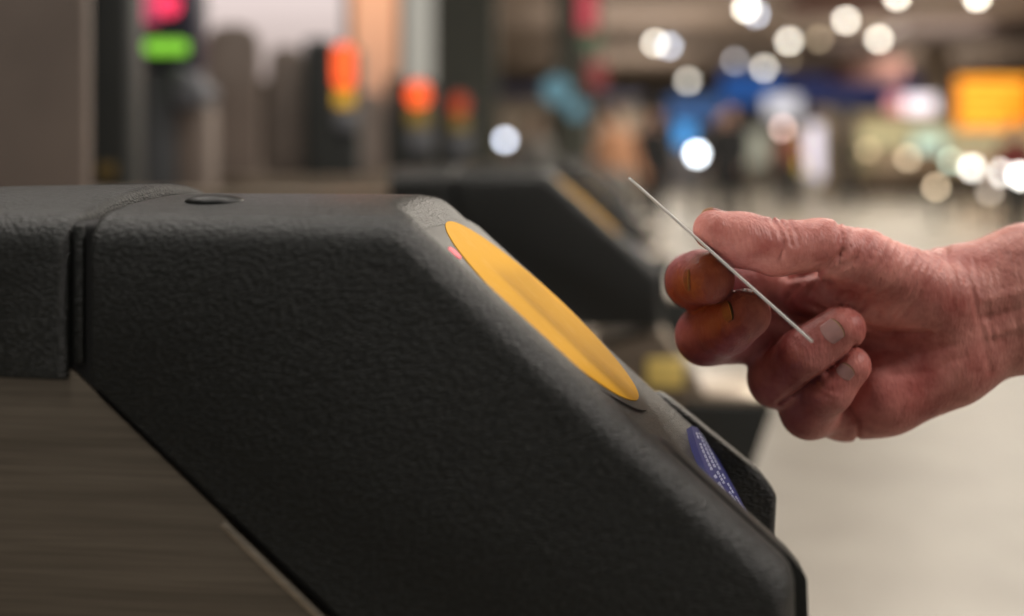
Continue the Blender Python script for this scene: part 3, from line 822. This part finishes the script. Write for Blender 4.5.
# ================================================================== PEOPLE IN THE CONCOURSE
M['skin_far'] = plain('far_skin', (.42, .24, .17), .6)
M['hair_far'] = plain('far_hair', (.03, .02, .015), .7)
def person(px, Y, height, rot, top, legs, label, stride=.18, arm=.1, bag=None, hairc=None, coat=False):
    root = empty('person', ((px-VX)*Y/F, Y, 0), rot)
    s = height/1.75
    def q(x, y, z): return np.array((x*s, y*s, z*s))
    f = Field((-.42*s, -.42*s, -.01), (.42*s, .42*s, 1.80*s), .019)
    hipz, shz = .93, 1.43
    # leg joints (hip, knee, ankle, toe), walking along -y
    legsJ = []
    for sx, st_ in ((-1, stride), (1, -stride)):
        hip = q(.09*sx, 0, hipz); kn = q(.10*sx, -.02-st_*.55 if st_ > 0 else -.03-st_*.25, .50)
        an = q(.10*sx, -st_*1.1 if st_ > 0 else -st_*1.4, .09 if st_ > 0 else .13)
        toe = an+q(0, -.14, -.045)
        legsJ.append((hip, kn, an, toe))
    armsJ = []
    for sx, aa in ((-1, -arm), (1, arm)):
        sh = q(.19*sx, 0, shz-.03); el = q(.25*sx, -aa*.6+.03, 1.13); wr = q(.25*sx, -aa*1.6-.06, .89)
        armsJ.append((sh, el, wr))
    def torso(g):
        d = f.cone(q(0, 0, .98), q(0, 0, 1.16), (.125+g)*s, (.125+g)*s, (1.25, .85, 1))
        d = smin(d, f.cone(q(0, 0, 1.18), q(0, .0, 1.34), (.13+g)*s, (.14+g)*s, (1.2, .8, 1)), .06)
        return smin(d, f.cone(q(-.13, .01, 1.40), q(.13, .01, 1.40), (.06+g)*s, (.06+g)*s), .05)
    def limbs(g, which):
        d = None
        if which == 'legs':
            for (h, k_, a, t) in legsJ:
                c = smin(f.cone(h, k_, (.085+g)*s, (.058+g)*s), f.cone(k_, a, (.056+g)*s, (.042+g)*s), .03)
                d = c if d is None else smin(d, c, .02)
        else:
            for (h, e, w) in armsJ:
                c = smin(f.cone(h, e, (.052+g)*s, (.042+g)*s), f.cone(e, w, (.041+g)*s, (.030+g)*s), .02)
                d = c if d is None else np.minimum(d, c)
        return d
    body = smin(torso(0), limbs(0, 'legs'), .04); body = smin(body, limbs(0, 'arms'), .03)
    body = smin(body, f.cone(q(0, .0, 1.44), q(0, -.01, 1.54), .055*s, .05*s), .03)
    head = f.cone(q(0, -.01, 1.60), q(0, -.005, 1.665), .072*s, .085*s, (.92, 1.08, 1))
    head = smin(head, f.cone(q(0, -.095, 1.615), q(0, -.085, 1.64), .012, .010), .02)
    body = smin(body, head, .02)
    for (h, e, w) in armsJ:
        body = smin(body, f.cone(w, w+q(0, -.02, -.10), .030*s, .032*s, (.6, 1.2, 1)), .02)
    for (h, k_, a, t) in legsJ: body = smin(body, f.cone(a+q(0, .04, -.04), t, .036*s, .034*s), .02)
    V, Q = f.mesh(body); mesh_np('body', V, Q, [M['skin_far']], root)
    tp = smin(torso(.018), limbs(.014, 'arms'), .03)
    if coat: tp = smin(tp, f.cone(q(0, 0, 1.0), q(0, -.02, .52), .20*s, .23*s, (1.15, .9, 1)), .05)
    cutz = .50 if coat else .86
    tp = np.maximum(tp, np.where(f.Z > cutz*s, -1, f.Z*0+(cutz*s-f.Z)))
    V, Q = f.mesh(tp); mesh_np('jacket', V, Q, [top], root)
    lg = limbs(.014, 'legs'); lg = smin(lg, f.cone(q(0, 0, .95), q(0, 0, 1.0), .14*s, .13*s, (1.15, .9, 1)), .04)
    V, Q = f.mesh(lg); mesh_np('trousers', V, Q, [legs], root)
    sh = None
    for (h, k_, a, t) in legsJ:
        c = f.cone(a+q(0, .04, -.045), t+q(0, -.02, 0), .045*s, .042*s)
        V, Q = f.mesh(c); mesh_np('shoe', V, Q, [M['post']], root)
    hr = f.cone(q(0, .02, 1.645), q(0, .005, 1.69), .085*s, .082*s, (.98, 1.08, 1))
    V, Q = f.mesh(hr); mesh_np('hair', V, Q, [hairc or M['hair_far']], root)
    if bag is not None:
        hd = armsJ[1][2]+q(.01, -.02, -.12)
        g = empty('shoulder_bag', root.matrix_world @ Vector((0, 0, 0)))
        g.location = Vector(root.location)+Matrix.Rotation(rot, 3, 'Z') @ Vector(hd); g.rotation_euler = (0, 0, rot)
        bm = bmesh.new(); add_box(bm, (.03, -.17, -.42), (.13, .17, -.10), bevel=.03, seg=3); auto_smooth(obj('bag_body', bm, bag[0], g))
        bm = bmesh.new(); add_box(bm, (.075, -.10, -.11), (.085, -.08, .02)); add_box(bm, (.075, .08, -.11), (.085, .10, .02)); add_box(bm, (.075, -.10, .01), (.085, .10, .03))
        obj('bag_handle', bm, bag[0], g); tag(g, bag[1], 'bag')
    tag(root, label, 'person', 'people in the concourse')
    return root
blk = plain('black_cloth', (.004, .004, .005), .95); dk = plain('dark_trousers', (.02, .02, .022), .8)
wht = plain('off_white_cloth', (.55, .52, .47), .8); pch = plain('peach_cloth', (.60, .31, .18), .8); red = plain('dark_red_cloth', (.16, .03, .025), .8)
greyc = plain('grey_cloth', (.30, .29, .28), .8); brown = plain('rust_cloth', (.24, .09, .06), .8)
far_people = [
 (655, 15.8, 1.74, .3, blk, dk, 'blurred person in black standing left of the bright globe lamp'),
 (641, 17.0, 1.72, .9, blk, dk, 'second dark figure, further left beside the one near the bright globe lamp'),
 (720, 17.0, 1.78, .6, blk, dk, 'dark figure close behind the one walking right of the bright globe lamp'),
 (731, 15.8, 1.82, -.5, blk, dk, 'blurred person in black walking right of the bright globe lamp'),
 (790, 20.0, 1.72, .2, brown, dk, 'blurred person in a rust top left of the lilac-white screen'),
 (616, 10.8, 1.60, .6, pch, greyc, 'blurred person in a peach top beyond the gate row'),
 (600, 12.4, 1.60, -.2, wht, wht, 'blurred person in off-white clothes beside the peach one'),
 (846, 22.0, 1.74, 1.0, dk, dk, 'small dark figure in front of the brown kiosk'),
 (1016, 11.5, 1.45, .2, red, dk, 'person in a dark red top at the right edge of the photo'),
 (533, 10.2, 1.45, .4, greyc, greyc, 'pale grey clothed person right of the lamp above the gates'),
]
for (px, Y, h, r, t, l, lab) in far_people:
    person(px, Y, h, r, t, l, lab, stride=.20 if px in (731, 846) else .06, coat=px in (655, 640, 719, 731),
           bag=(wht, 'off-white bag carried by the person in the rust top') if px == 790 else None)

# ================================================================== THE HAND
def skin_mat():
    m, nt, b = new_mat('skin'); L = nt.links.new
    tc = nt.nodes.new('ShaderNodeTexCoord')
    n = nt.nodes.new('ShaderNodeTexNoise'); n.inputs['Scale'].default_value = 55; n.inputs['Detail'].default_value = 6; n.inputs['Roughness'].default_value = .62
    L(tc.outputs['Object'], n.inputs['Vector'])
    r = nt.nodes.new('ShaderNodeValToRGB')
    e = r.color_ramp.elements; e[0].position = .34; e[0].color = (.33, .088, .072, 1); e[1].position = .68; e[1].color = (.62, .27, .225, 1)
    L(n.outputs['Fac'], r.inputs['Fac'])
    at = nt.nodes.new('ShaderNodeAttribute'); at.attribute_name = 'tint'
    mx = nt.nodes.new('ShaderNodeMix'); mx.data_type = 'RGBA'; mx.blend_type = 'MULTIPLY'; mx.inputs[0].default_value = 1
    L(r.outputs['Color'], mx.inputs[6]); L(at.outputs['Color'], mx.inputs[7]); L(mx.outputs[2], b.inputs['Base Color'])
    b.inputs['Roughness'].default_value = .47
    b.inputs['Specular IOR Level'].default_value = .42
    b.inputs['Subsurface Weight'].default_value = .12
    b.inputs['Subsurface Radius'].default_value = (1, .35, .2)
    b.inputs['Subsurface Scale'].default_value = .004
    # fine skin relief: pores plus stretched wrinkles
    mp = nt.nodes.new('ShaderNodeMapping'); mp.inputs['Scale'].default_value = (1, 1, .35); mp.inputs['Rotation'].default_value = (0, .5, 0)
    L(tc.outputs['Object'], mp.inputs['Vector'])
    v = nt.nodes.new('ShaderNodeTexVoronoi'); v.inputs['Scale'].default_value = 900; L(mp.outputs['Vector'], v.inputs['Vector'])
    n2 = nt.nodes.new('ShaderNodeTexNoise'); n2.inputs['Scale'].default_value = 330; n2.inputs['Detail'].default_value = 4; L(mp.outputs['Vector'], n2.inputs['Vector'])
    ad = nt.nodes.new('ShaderNodeMath'); ad.operation = 'MULTIPLY_ADD'; ad.inputs[1].default_value = .35
    L(v.outputs['Distance'], ad.inputs[0]); L(n2.outputs['Fac'], ad.inputs[2])
    bp = nt.nodes.new('ShaderNodeBump'); bp.inputs['Strength'].default_value = .7; bp.inputs['Distance'].default_value = .0007
    L(ad.outputs[0], bp.inputs['Height']); L(bp.outputs['Normal'], b.inputs['Normal'])
    return m
M['skin'] = skin_mat()
M['nail'] = plain('fingernail', (.46, .25, .23), .34, noise=.1, scale=200)
M['nail_grimy'] = plain('grimy_fingernail', (.28, .10, .075), .45, noise=.2, scale=300)
M['nail_dirt'] = plain('grimy_nail_edge', (.06, .03, .015), .6)
M['nail_rim'] = plain('yellowed_nail_rim', (.42, .23, .12), .45)

def J(px, py, Y, r): return (np.array(P(px, py, Y)), r*Y/F)
hand = empty('person', (0, 0, 0))
FING = {
 'thumb': [J(935, 293, .422, 37), J(862, 261, .408, 31), J(822, 248, .402, 28), J(775, 247, .399, 27.5), J(742, 240, .397, 26.5), J(713.5, 230, .394, 20.5)],
 'index': [J(802, 301, .438, 25), J(752, 284, .432, 27), J(694, 281, .418, 27), J(701, 277, .404, 26), J(709, 279, .395, 25.5)],
 'middle': [J(815, 330, .442, 28), J(765, 334, .436, 28), J(705, 336, .420, 28), J(727, 327, .405, 26.5), J(745, 314, .395, 25.5)],
 'ring': [J(835, 362, .442, 29), J(800, 374, .438, 28), J(777, 379, .424, 27.5), J(806, 354, .409, 26), J(842, 328, .405, 23)],
 'pinky': [J(865, 392, .440, 28), J(838, 405, .436, 27), J(808, 411, .424, 26.5), J(829, 389, .410, 22.5), J(851, 365, .407, 19.5)],
}
lo = P(640, 450, .36); hi = P(1024, 195, .46)
f = Field((.050, .372, .915), (.385, .470, 1.045), .00092)
# palm: metacarpals, thenar, hypothenar, wrist, forearm
def cn(a, b): return f.cone(a[0], b[0], a[1], b[1])
palm = cn(J(950, 292, .435, 30), J(806, 304, .440, 27))
palm = smin(palm, cn(J(950, 310, .437, 30), J(815, 330, .444, 29)), .010)
palm = smin(palm, cn(J(950, 335, .436, 30), J(835, 362, .444, 29)), .010)
palm = smin(palm, cn(J(955, 352, .434, 32), J(862, 392, .442, 29)), .010)
palm = smin(palm, cn(J(945, 368, .426, 39), J(880, 392, .430, 41)), .012)      # hypothenar
palm = smin(palm, cn(J(925, 300, .421, 36), J(842, 299, .423, 29)), .009); palm = smin(palm, cn(J(845, 293, .421, 30), J(808, 290, .421, 25)), .008)         # thumb muscle
palm = smin(palm, cn(J(880, 392, .430, 40), J(845, 408, .436, 32)), .006)
wrist = cn(J(955, 284, .428, 37), J(1030, 265, .428, 36))
wrist = smin(wrist, cn(J(955, 345, .426, 36), J(1030, 329, .428, 37)), .012)
wrist = smin(wrist, cn(J(955, 315, .424, 30), J(1030, 297, .424, 32)), .012)
arm_ = cn(J(1030, 265, .428, 36), J(1300, 240, .443, 46))
arm_ = smin(arm_, cn(J(1030, 329, .428, 37), J(1300, 291, .443, 45)), .012)
arm_ = smin(arm_, cn(J(1030, 297, .424, 32), J(1300, 265, .439, 48)), .012)
# tendons on the inner wrist
arm_ = smin(arm_, cn(J(985, 294, .4165, 8), J(1240, 268, .427, 11)), .008)
body = smin(palm, wrist, .014); body = smin(body, arm_, .012)
del arm_, wrist
fingers = {}
for nme, ch in FING.items():
    if nme == 'thumb':
        th = f.chain(ch, .004); body = smin(body, th, .007); fingers[nme] = None
    else:
        base = f.cone(ch[0][0], ch[1][0], ch[0][1], ch[1][1])
        base = smin(base, f.cone(ch[1][0], ch[2][0], ch[1][1], ch[2][1]), .004)
        tip = f.chain(ch[2:], .003)
        fingers[nme] = (base, tip)
for nme in ('index', 'middle', 'ring', 'pinky'):
    body = smin(body, fingers[nme][0], .005 if nme != 'pinky' else .006)
fn = None
for nme in ('index', 'middle', 'ring', 'pinky'):
    b_, t_ = fingers[nme]
    one = smin(np.maximum(b_, f.Y*0-1), t_, .0035)
    fn = one if fn is None else smin(fn, one, .0007)
body = smin(body, fn, .0012)
# creases (polylines seen from the palm side; carved into the palm-side skin only)
near = np.abs(body) < .0035
ix = np.argwhere(near)
XX = f.lo[0]+ix[:, 0]*f.vox; YY = f.lo[1]+ix[:, 1]*f.vox; ZZ = f.lo[2]+ix[:, 2]*f.vox
gx = VX+XX*F/YY; gy = VY-(ZZ-HC)*F/YY
dd = body[near].copy()
def crease(pts, depth, w, ymax=.445, ymin=0):
    global dd
    best = np.full(len(gx), 1e9)
    for (a, b) in zip(pts[:-1], pts[1:]):
        ax_, ay = a; bx, by = b; L2 = (bx-ax_)**2+(by-ay)**2
        t = np.clip(((gx-ax_)*(bx-ax_)+(gy-ay)*(by-ay))/L2, 0, 1)
        best = np.minimum(best, np.hypot(gx-ax_-t*(bx-ax_), gy-ay-t*(by-ay)))
    msk = (YY < ymax) & (YY > ymin)
    dd += np.where(msk, depth*np.exp(-(best/w)**2), 0)
CR = [
 ([(790, 279), (812, 274), (830, 264), (842, 252)], .0016, 3.0),
 ([(812, 274), (840, 268), (856, 258)], .0010, 2.2),
 ([(812, 383), (820, 394), (832, 399)], .0008, 1.6),
 ([(779, 403), (800, 390), (818, 376), (836, 364), (848, 354), (856, 343)], .0020, 1.6),
 ([(802, 300), (840, 318), (880, 331), (925, 333), (944, 326)], .0013, 3.0, .445, .409),
 ([(945, 250), (955, 280), (950, 312), (938, 335)], .0006, 3),
 ([(962, 262), (975, 300), (985, 345), (990, 372)], .0007, 3),
 ([(975, 262), (985, 300), (992, 340)], .0004, 2.5),
 ([(857, 442), (858, 425), (850, 408), (838, 395)], .0018, 2.2, .445, .413),
 ([(866, 300), (880, 312), (900, 322)], .0004, 2.5),
 ([(880, 350), (920, 352), (955, 345)], .0005, 3),
 ([(890, 375), (930, 372), (965, 356)], .0005, 3),
 # thumb joint folds
 ([(772, 220), (780, 230), (784, 243), (780, 258)], .0016, 2.2),
 ([(779, 219), (788, 231), (791, 245)], .0013, 2.0),
 ([(786, 219), (796, 232), (798, 244)], .0009, 2.0),
 ([(764, 221), (770, 230), (773, 238)], .0004, 1.6),
 ([(838, 224), (842, 240), (840, 262)], .0012, 2.6),
 # ring and little finger joint folds
 ([(790, 338), (799, 345), (801, 356), (812, 362), (818, 358)], .0003, 2.2),
 
 ([(818, 380), (826, 390), (838, 392), (842, 388)], .0005, 1.6),
 ([(722, 306), (716, 318), (722, 332), (730, 342)], .0005, 1.8),
 ([(683, 262), (680, 276), (684, 290)], .0005, 1.8),
]
for c in CR: crease(*c)
# long fine folds over the thumb base and the inner wrist
rr = random.Random(11)
for i in range(16):
    x0 = 830+i*8; y0 = 226+max(0, (x0-850))*.22+rr.uniform(-3, 3)
    pts = [(x0, y0), (x0-10+rr.uniform(-3, 3), y0+20), (x0-26+rr.uniform(-4, 4), y0+46+rr.uniform(-6, 8)), (x0-46+rr.uniform(-4, 4), y0+74+rr.uniform(-6, 8))]
    crease(pts, .0007, 1.7)
for i in range(12):
    x0 = 945+i*7; pts = [(x0, 250+rr.uniform(-6, 10)), (x0+7, 290), (x0+12+rr.uniform(-3, 3), 325+rr.uniform(-10, 20))]
    crease(pts, .0005, 1.5)
# veins / tendons along the forearm
crease([(985, 300), (1050, 285), (1150, 270)], -.0007, 5)
crease([(990, 335), (1050, 318), (1150, 305)], -.0006, 5)
crease([(985, 318), (1050, 302), (1150, 288)], .0007, 4)
body[near] = dd
V, Q = f.mesh(body)
V = relax_np(V, Q, 2, .5)
hb = mesh_np('hand', V, Q, [M['skin']], hand)
# skin tint: browner curled fingers, pale red palm, partly adjusted for how light falls
gxv = VX+V[:, 0]*F/V[:, 1]; gyv = VY-(V[:, 2]-HC)*F/V[:, 1]
tint = np.ones((len(V), 4), np.float32)
def blob(c, r, col, w=1.0):
    c = np.array(c); g_ = np.exp(-np.sum((V-c)**2, 1)/(r*r))*w
    tint[:, :3] = tint[:, :3]*(1-g_[:, None])+np.array(col)*g_[:, None]
for nme, w, tc3 in (('index', .85, (.64, .44, .80)), ('middle', .85, (.64, .44, .80)), ('ring', .6, (.62, .46, .50)), ('pinky', .55, (.62, .46, .50))):  # index and middle tints offset orange light bounced off the reader pad
    for (p, r) in FING[nme][2:4]: blob(p, .017, tc3, w)
blob(FING['index'][4][0], .010, (.60, .46, .50), .5); blob(FING['middle'][4][0], .010, (.60, .46, .50), .5)
blob(FING['ring'][4][0], .009, (1.15, .95, .9), .6); blob(FING['pinky'][4][0], .008, (1.12, .95, .9), .6)
blob(FING['thumb'][5][0], .012, (.86, .78, .72), .5)
blob(FING['thumb'][1][0], .03, (1.08, .98, .98), .6)
blob(np.array(P(905, 375, .41)), .035, (1.22, 1.0, 1.02), .8)  # lower palm lightened in colour to look lit
blob(np.array(P(1040, 290, .41)), .04, (1.05, 1.15, 1.10), .7)
a_ = hb.data.attributes.new('tint', 'FLOAT_COLOR', 'POINT')
if len(hb.data.vertices) == len(V): a_.data.foreach_set('color', tint.ravel())
del body, fn, fingers

def nail(tipc, prev, r, dorsal, half_w, l0, l1, em=1, grimy=False, lift=.0002):
    c = Vector(tipc); ax = (c-Vector(prev)).normalized(); dv = Vector(dorsal)
    dv = (dv-ax*dv.dot(ax)).normalized(); sd = ax.cross(dv)
    bm = bmesh.new(); na, nb = 30, 16; top = []; bot = []
    for i in range(na+1):
        a = l0+(l1-l0)*i/na; rt = []; rb = []
        for j in range(nb+1):
            bq = -1+2*j/nb
            th = bq*half_w/r
            aa = a-(1-math.sqrt(max(0, 1-(bq*.95)**2)))*(.0024 if i > na/2 else -.0020)*(abs(i-na/2)/(na/2))
            rad = r+lift-(.0010*max(0, (aa)/.006)**2 if aa > 0 else 0)
            d_ = dv*math.cos(th)+sd*math.sin(th)
            rt.append(bm.verts.new(c+ax*aa+d_*(rad+.00030))); rb.append(bm.verts.new(c+ax*aa+d_*(rad-.0008)))
        top.append(rt); bot.append(rb)
    for i in range(na):
        for j in range(nb):
            f1 = bm.faces.new((top[i][j], top[i+1][j], top[i+1][j+1], top[i][j+1])); f2 = bm.faces.new((bot[i][j], bot[i][j+1], bot[i+1][j+1], bot[i+1][j]))
            f1.material_index = em if i >= na-1 else (2 if i >= na-3 else 0)
    for i in range(na):
        bm.faces.new((top[i][0], bot[i][0], bot[i+1][0], top[i+1][0])); bm.faces.new((top[i][nb], top[i+1][nb], bot[i+1][nb], bot[i][nb]))
    for j in range(nb):
        f3 = bm.faces.new((top[na][j], bot[na][j], bot[na][j+1], top[na][j+1])); f3.material_index = em
        bm.faces.new((top[0][j], top[0][j+1], bot[0][j+1], bot[0][j]))
    o = obj('fingernail', bm, [M['nail_grimy'] if grimy else M['nail'], M['nail_dirt'], M['nail_rim']], hb, smooth=True)
    return o
def fj(n, i): return FING[n][i][0], FING[n][i][1]
for n_, dorsal, hw_, l0, l1 in (('ring', (-.12, -1, .50), .0043, -.0070, .0012), ('pinky', (-.1, -1, .45), .0033, -.0050, .0010),
                                ('middle', (-.93, -.25, .0), .0042, -.0005, .0046), ('index', (-.97, -.15, .0), .0044, -.0005, .0040),
                                ('thumb', (.1, .95, .8), .0062, -.006, .0045)):
    tp, r_ = fj(n_, -1); pv, _ = fj(n_, -2)
    nail(tp, pv, r_, dorsal, hw_, l0, l1, 2 if n_ in ('thumb', 'index') else 1, n_ in ('index', 'middle'))
tag(hand, "bare right hand and forearm reaching in from the right, holding a white card", 'person')

# ================================================================== THE CARD
A = P(628, 177, .3545); B = P(813.5, 342.5, .3355)
mid = (A+B)/2; cam = Vector((0, 0, HC))
xdir = (B-A).normalized(); ydir = (mid-cam).normalized(); ydir = (ydir-xdir*ydir.dot(xdir)).normalized(); zdir = xdir.cross(ydir)
bm = bmesh.new()
L_ = (B-A).length
cp = round_poly([(0, 0), (L_, 0), (L_, .0535), (0, .0535)], [.003]*4, 6)
t0 = [bm.verts.new((p[0], p[1], .00042)) for p in cp]; t1 = [bm.verts.new((p[0], p[1], -.00042)) for p in cp]
bm.faces.new(t0); bm.faces.new(t1[::-1])
for i in range(len(cp)): bm.faces.new((t1[i], t1[(i+1) % len(cp)], t0[(i+1) % len(cp)], t0[i]))
card = obj('travel_card', bm, plain('white_card_plastic', (.90, .88, .84), .35))
card.matrix_world = Matrix.Translation(A) @ Matrix((xdir, ydir, zdir)).transposed().to_4x4()
tag(card, 'thin white plastic card seen edge-on, pinched between thumb and fingers', 'card')

# ================================================================== LIGHT
def area(name, loc, rot, size, power, col, sy=None):
    d = bpy.data.lights.new(name, 'AREA'); d.energy = power; d.color = col; d.shape = 'RECTANGLE'; d.size = size; d.size_y = sy or size
    o = bpy.data.objects.new(name, d); o.location = loc; o.rotation_euler = rot; COL.objects.link(o); return o
area('unseen_gate_light', (.5, 1.3, 3.4), (math.radians(-14), math.radians(8), 0), 1.2, 36, (1, .93, .86), .5)
area('unseen_gate_light', (3.3, 1.8, 3.3), (0, math.radians(45), math.radians(25)), 2.2, 62, (1, .92, .84), 1.2)  # unseen light added to catch the near ridge of the slope
area('unseen_gate_light', (2.6, -.5, 2.9), (math.radians(16), math.radians(52), 0), .5, 48, (1, .91, .86))  # added from the right for the crest highlight and to fill the palm
area('unseen_gate_light', (-.7, -.5, 3.2), (math.radians(14), 0, 0), .6, 18, (1, .96, .90))  # fill light added to lift the near gate face
area('unseen_gate_light', (-1.8, 2.6, 4.2), (0, 0, 0), 2.0, 60, (1, .93, .86))
for i, (x, y) in enumerate([(4, 8), (2, 15), (8, 16), (3, 24), (10, 25), (4, 34), (14, 34)]):
    area('concourse_lamp', (x, y, 4.3), (0, 0, 0), 3.0, 330, (1, .92, .80))
    area('ceiling_fill_light', (x, y, 2.9), (math.pi, 0, 0), 4.0, 80, (1, .88, .76))  # upward fill added only to brighten the ceiling
w = bpy.data.worlds.new('World'); SC.world = w; w.use_nodes = True
w.node_tree.nodes['Background'].inputs[0].default_value = (.90, .88, .84, 1)
w.node_tree.nodes['Background'].inputs[1].default_value = .16

# ================================================================== CAMERA
cd = bpy.data.cameras.new('camera'); co = bpy.data.objects.new('camera', cd); COL.objects.link(co)
co.location = (0, 0, HC); co.rotation_euler = (math.pi/2, 0, 0)
cd.lens = 35; cd.sensor_width = 36; cd.clip_start = .02; cd.clip_end = 200
cd.shift_y = -(308-VY)/1024
cd.dof.use_dof = True; cd.dof.focus_distance = .378; cd.dof.aperture_fstop = 3.0
SC.camera = co
vs = SC.view_settings
vs.view_transform = 'Standard'; vs.look = 'None'; vs.gamma = 1; vs.use_curve_mapping = False; vs.exposure = 0
cy = SC.cycles
cy.use_denoising = True
cy.sample_clamp_indirect = 4
cy.max_bounces = 6
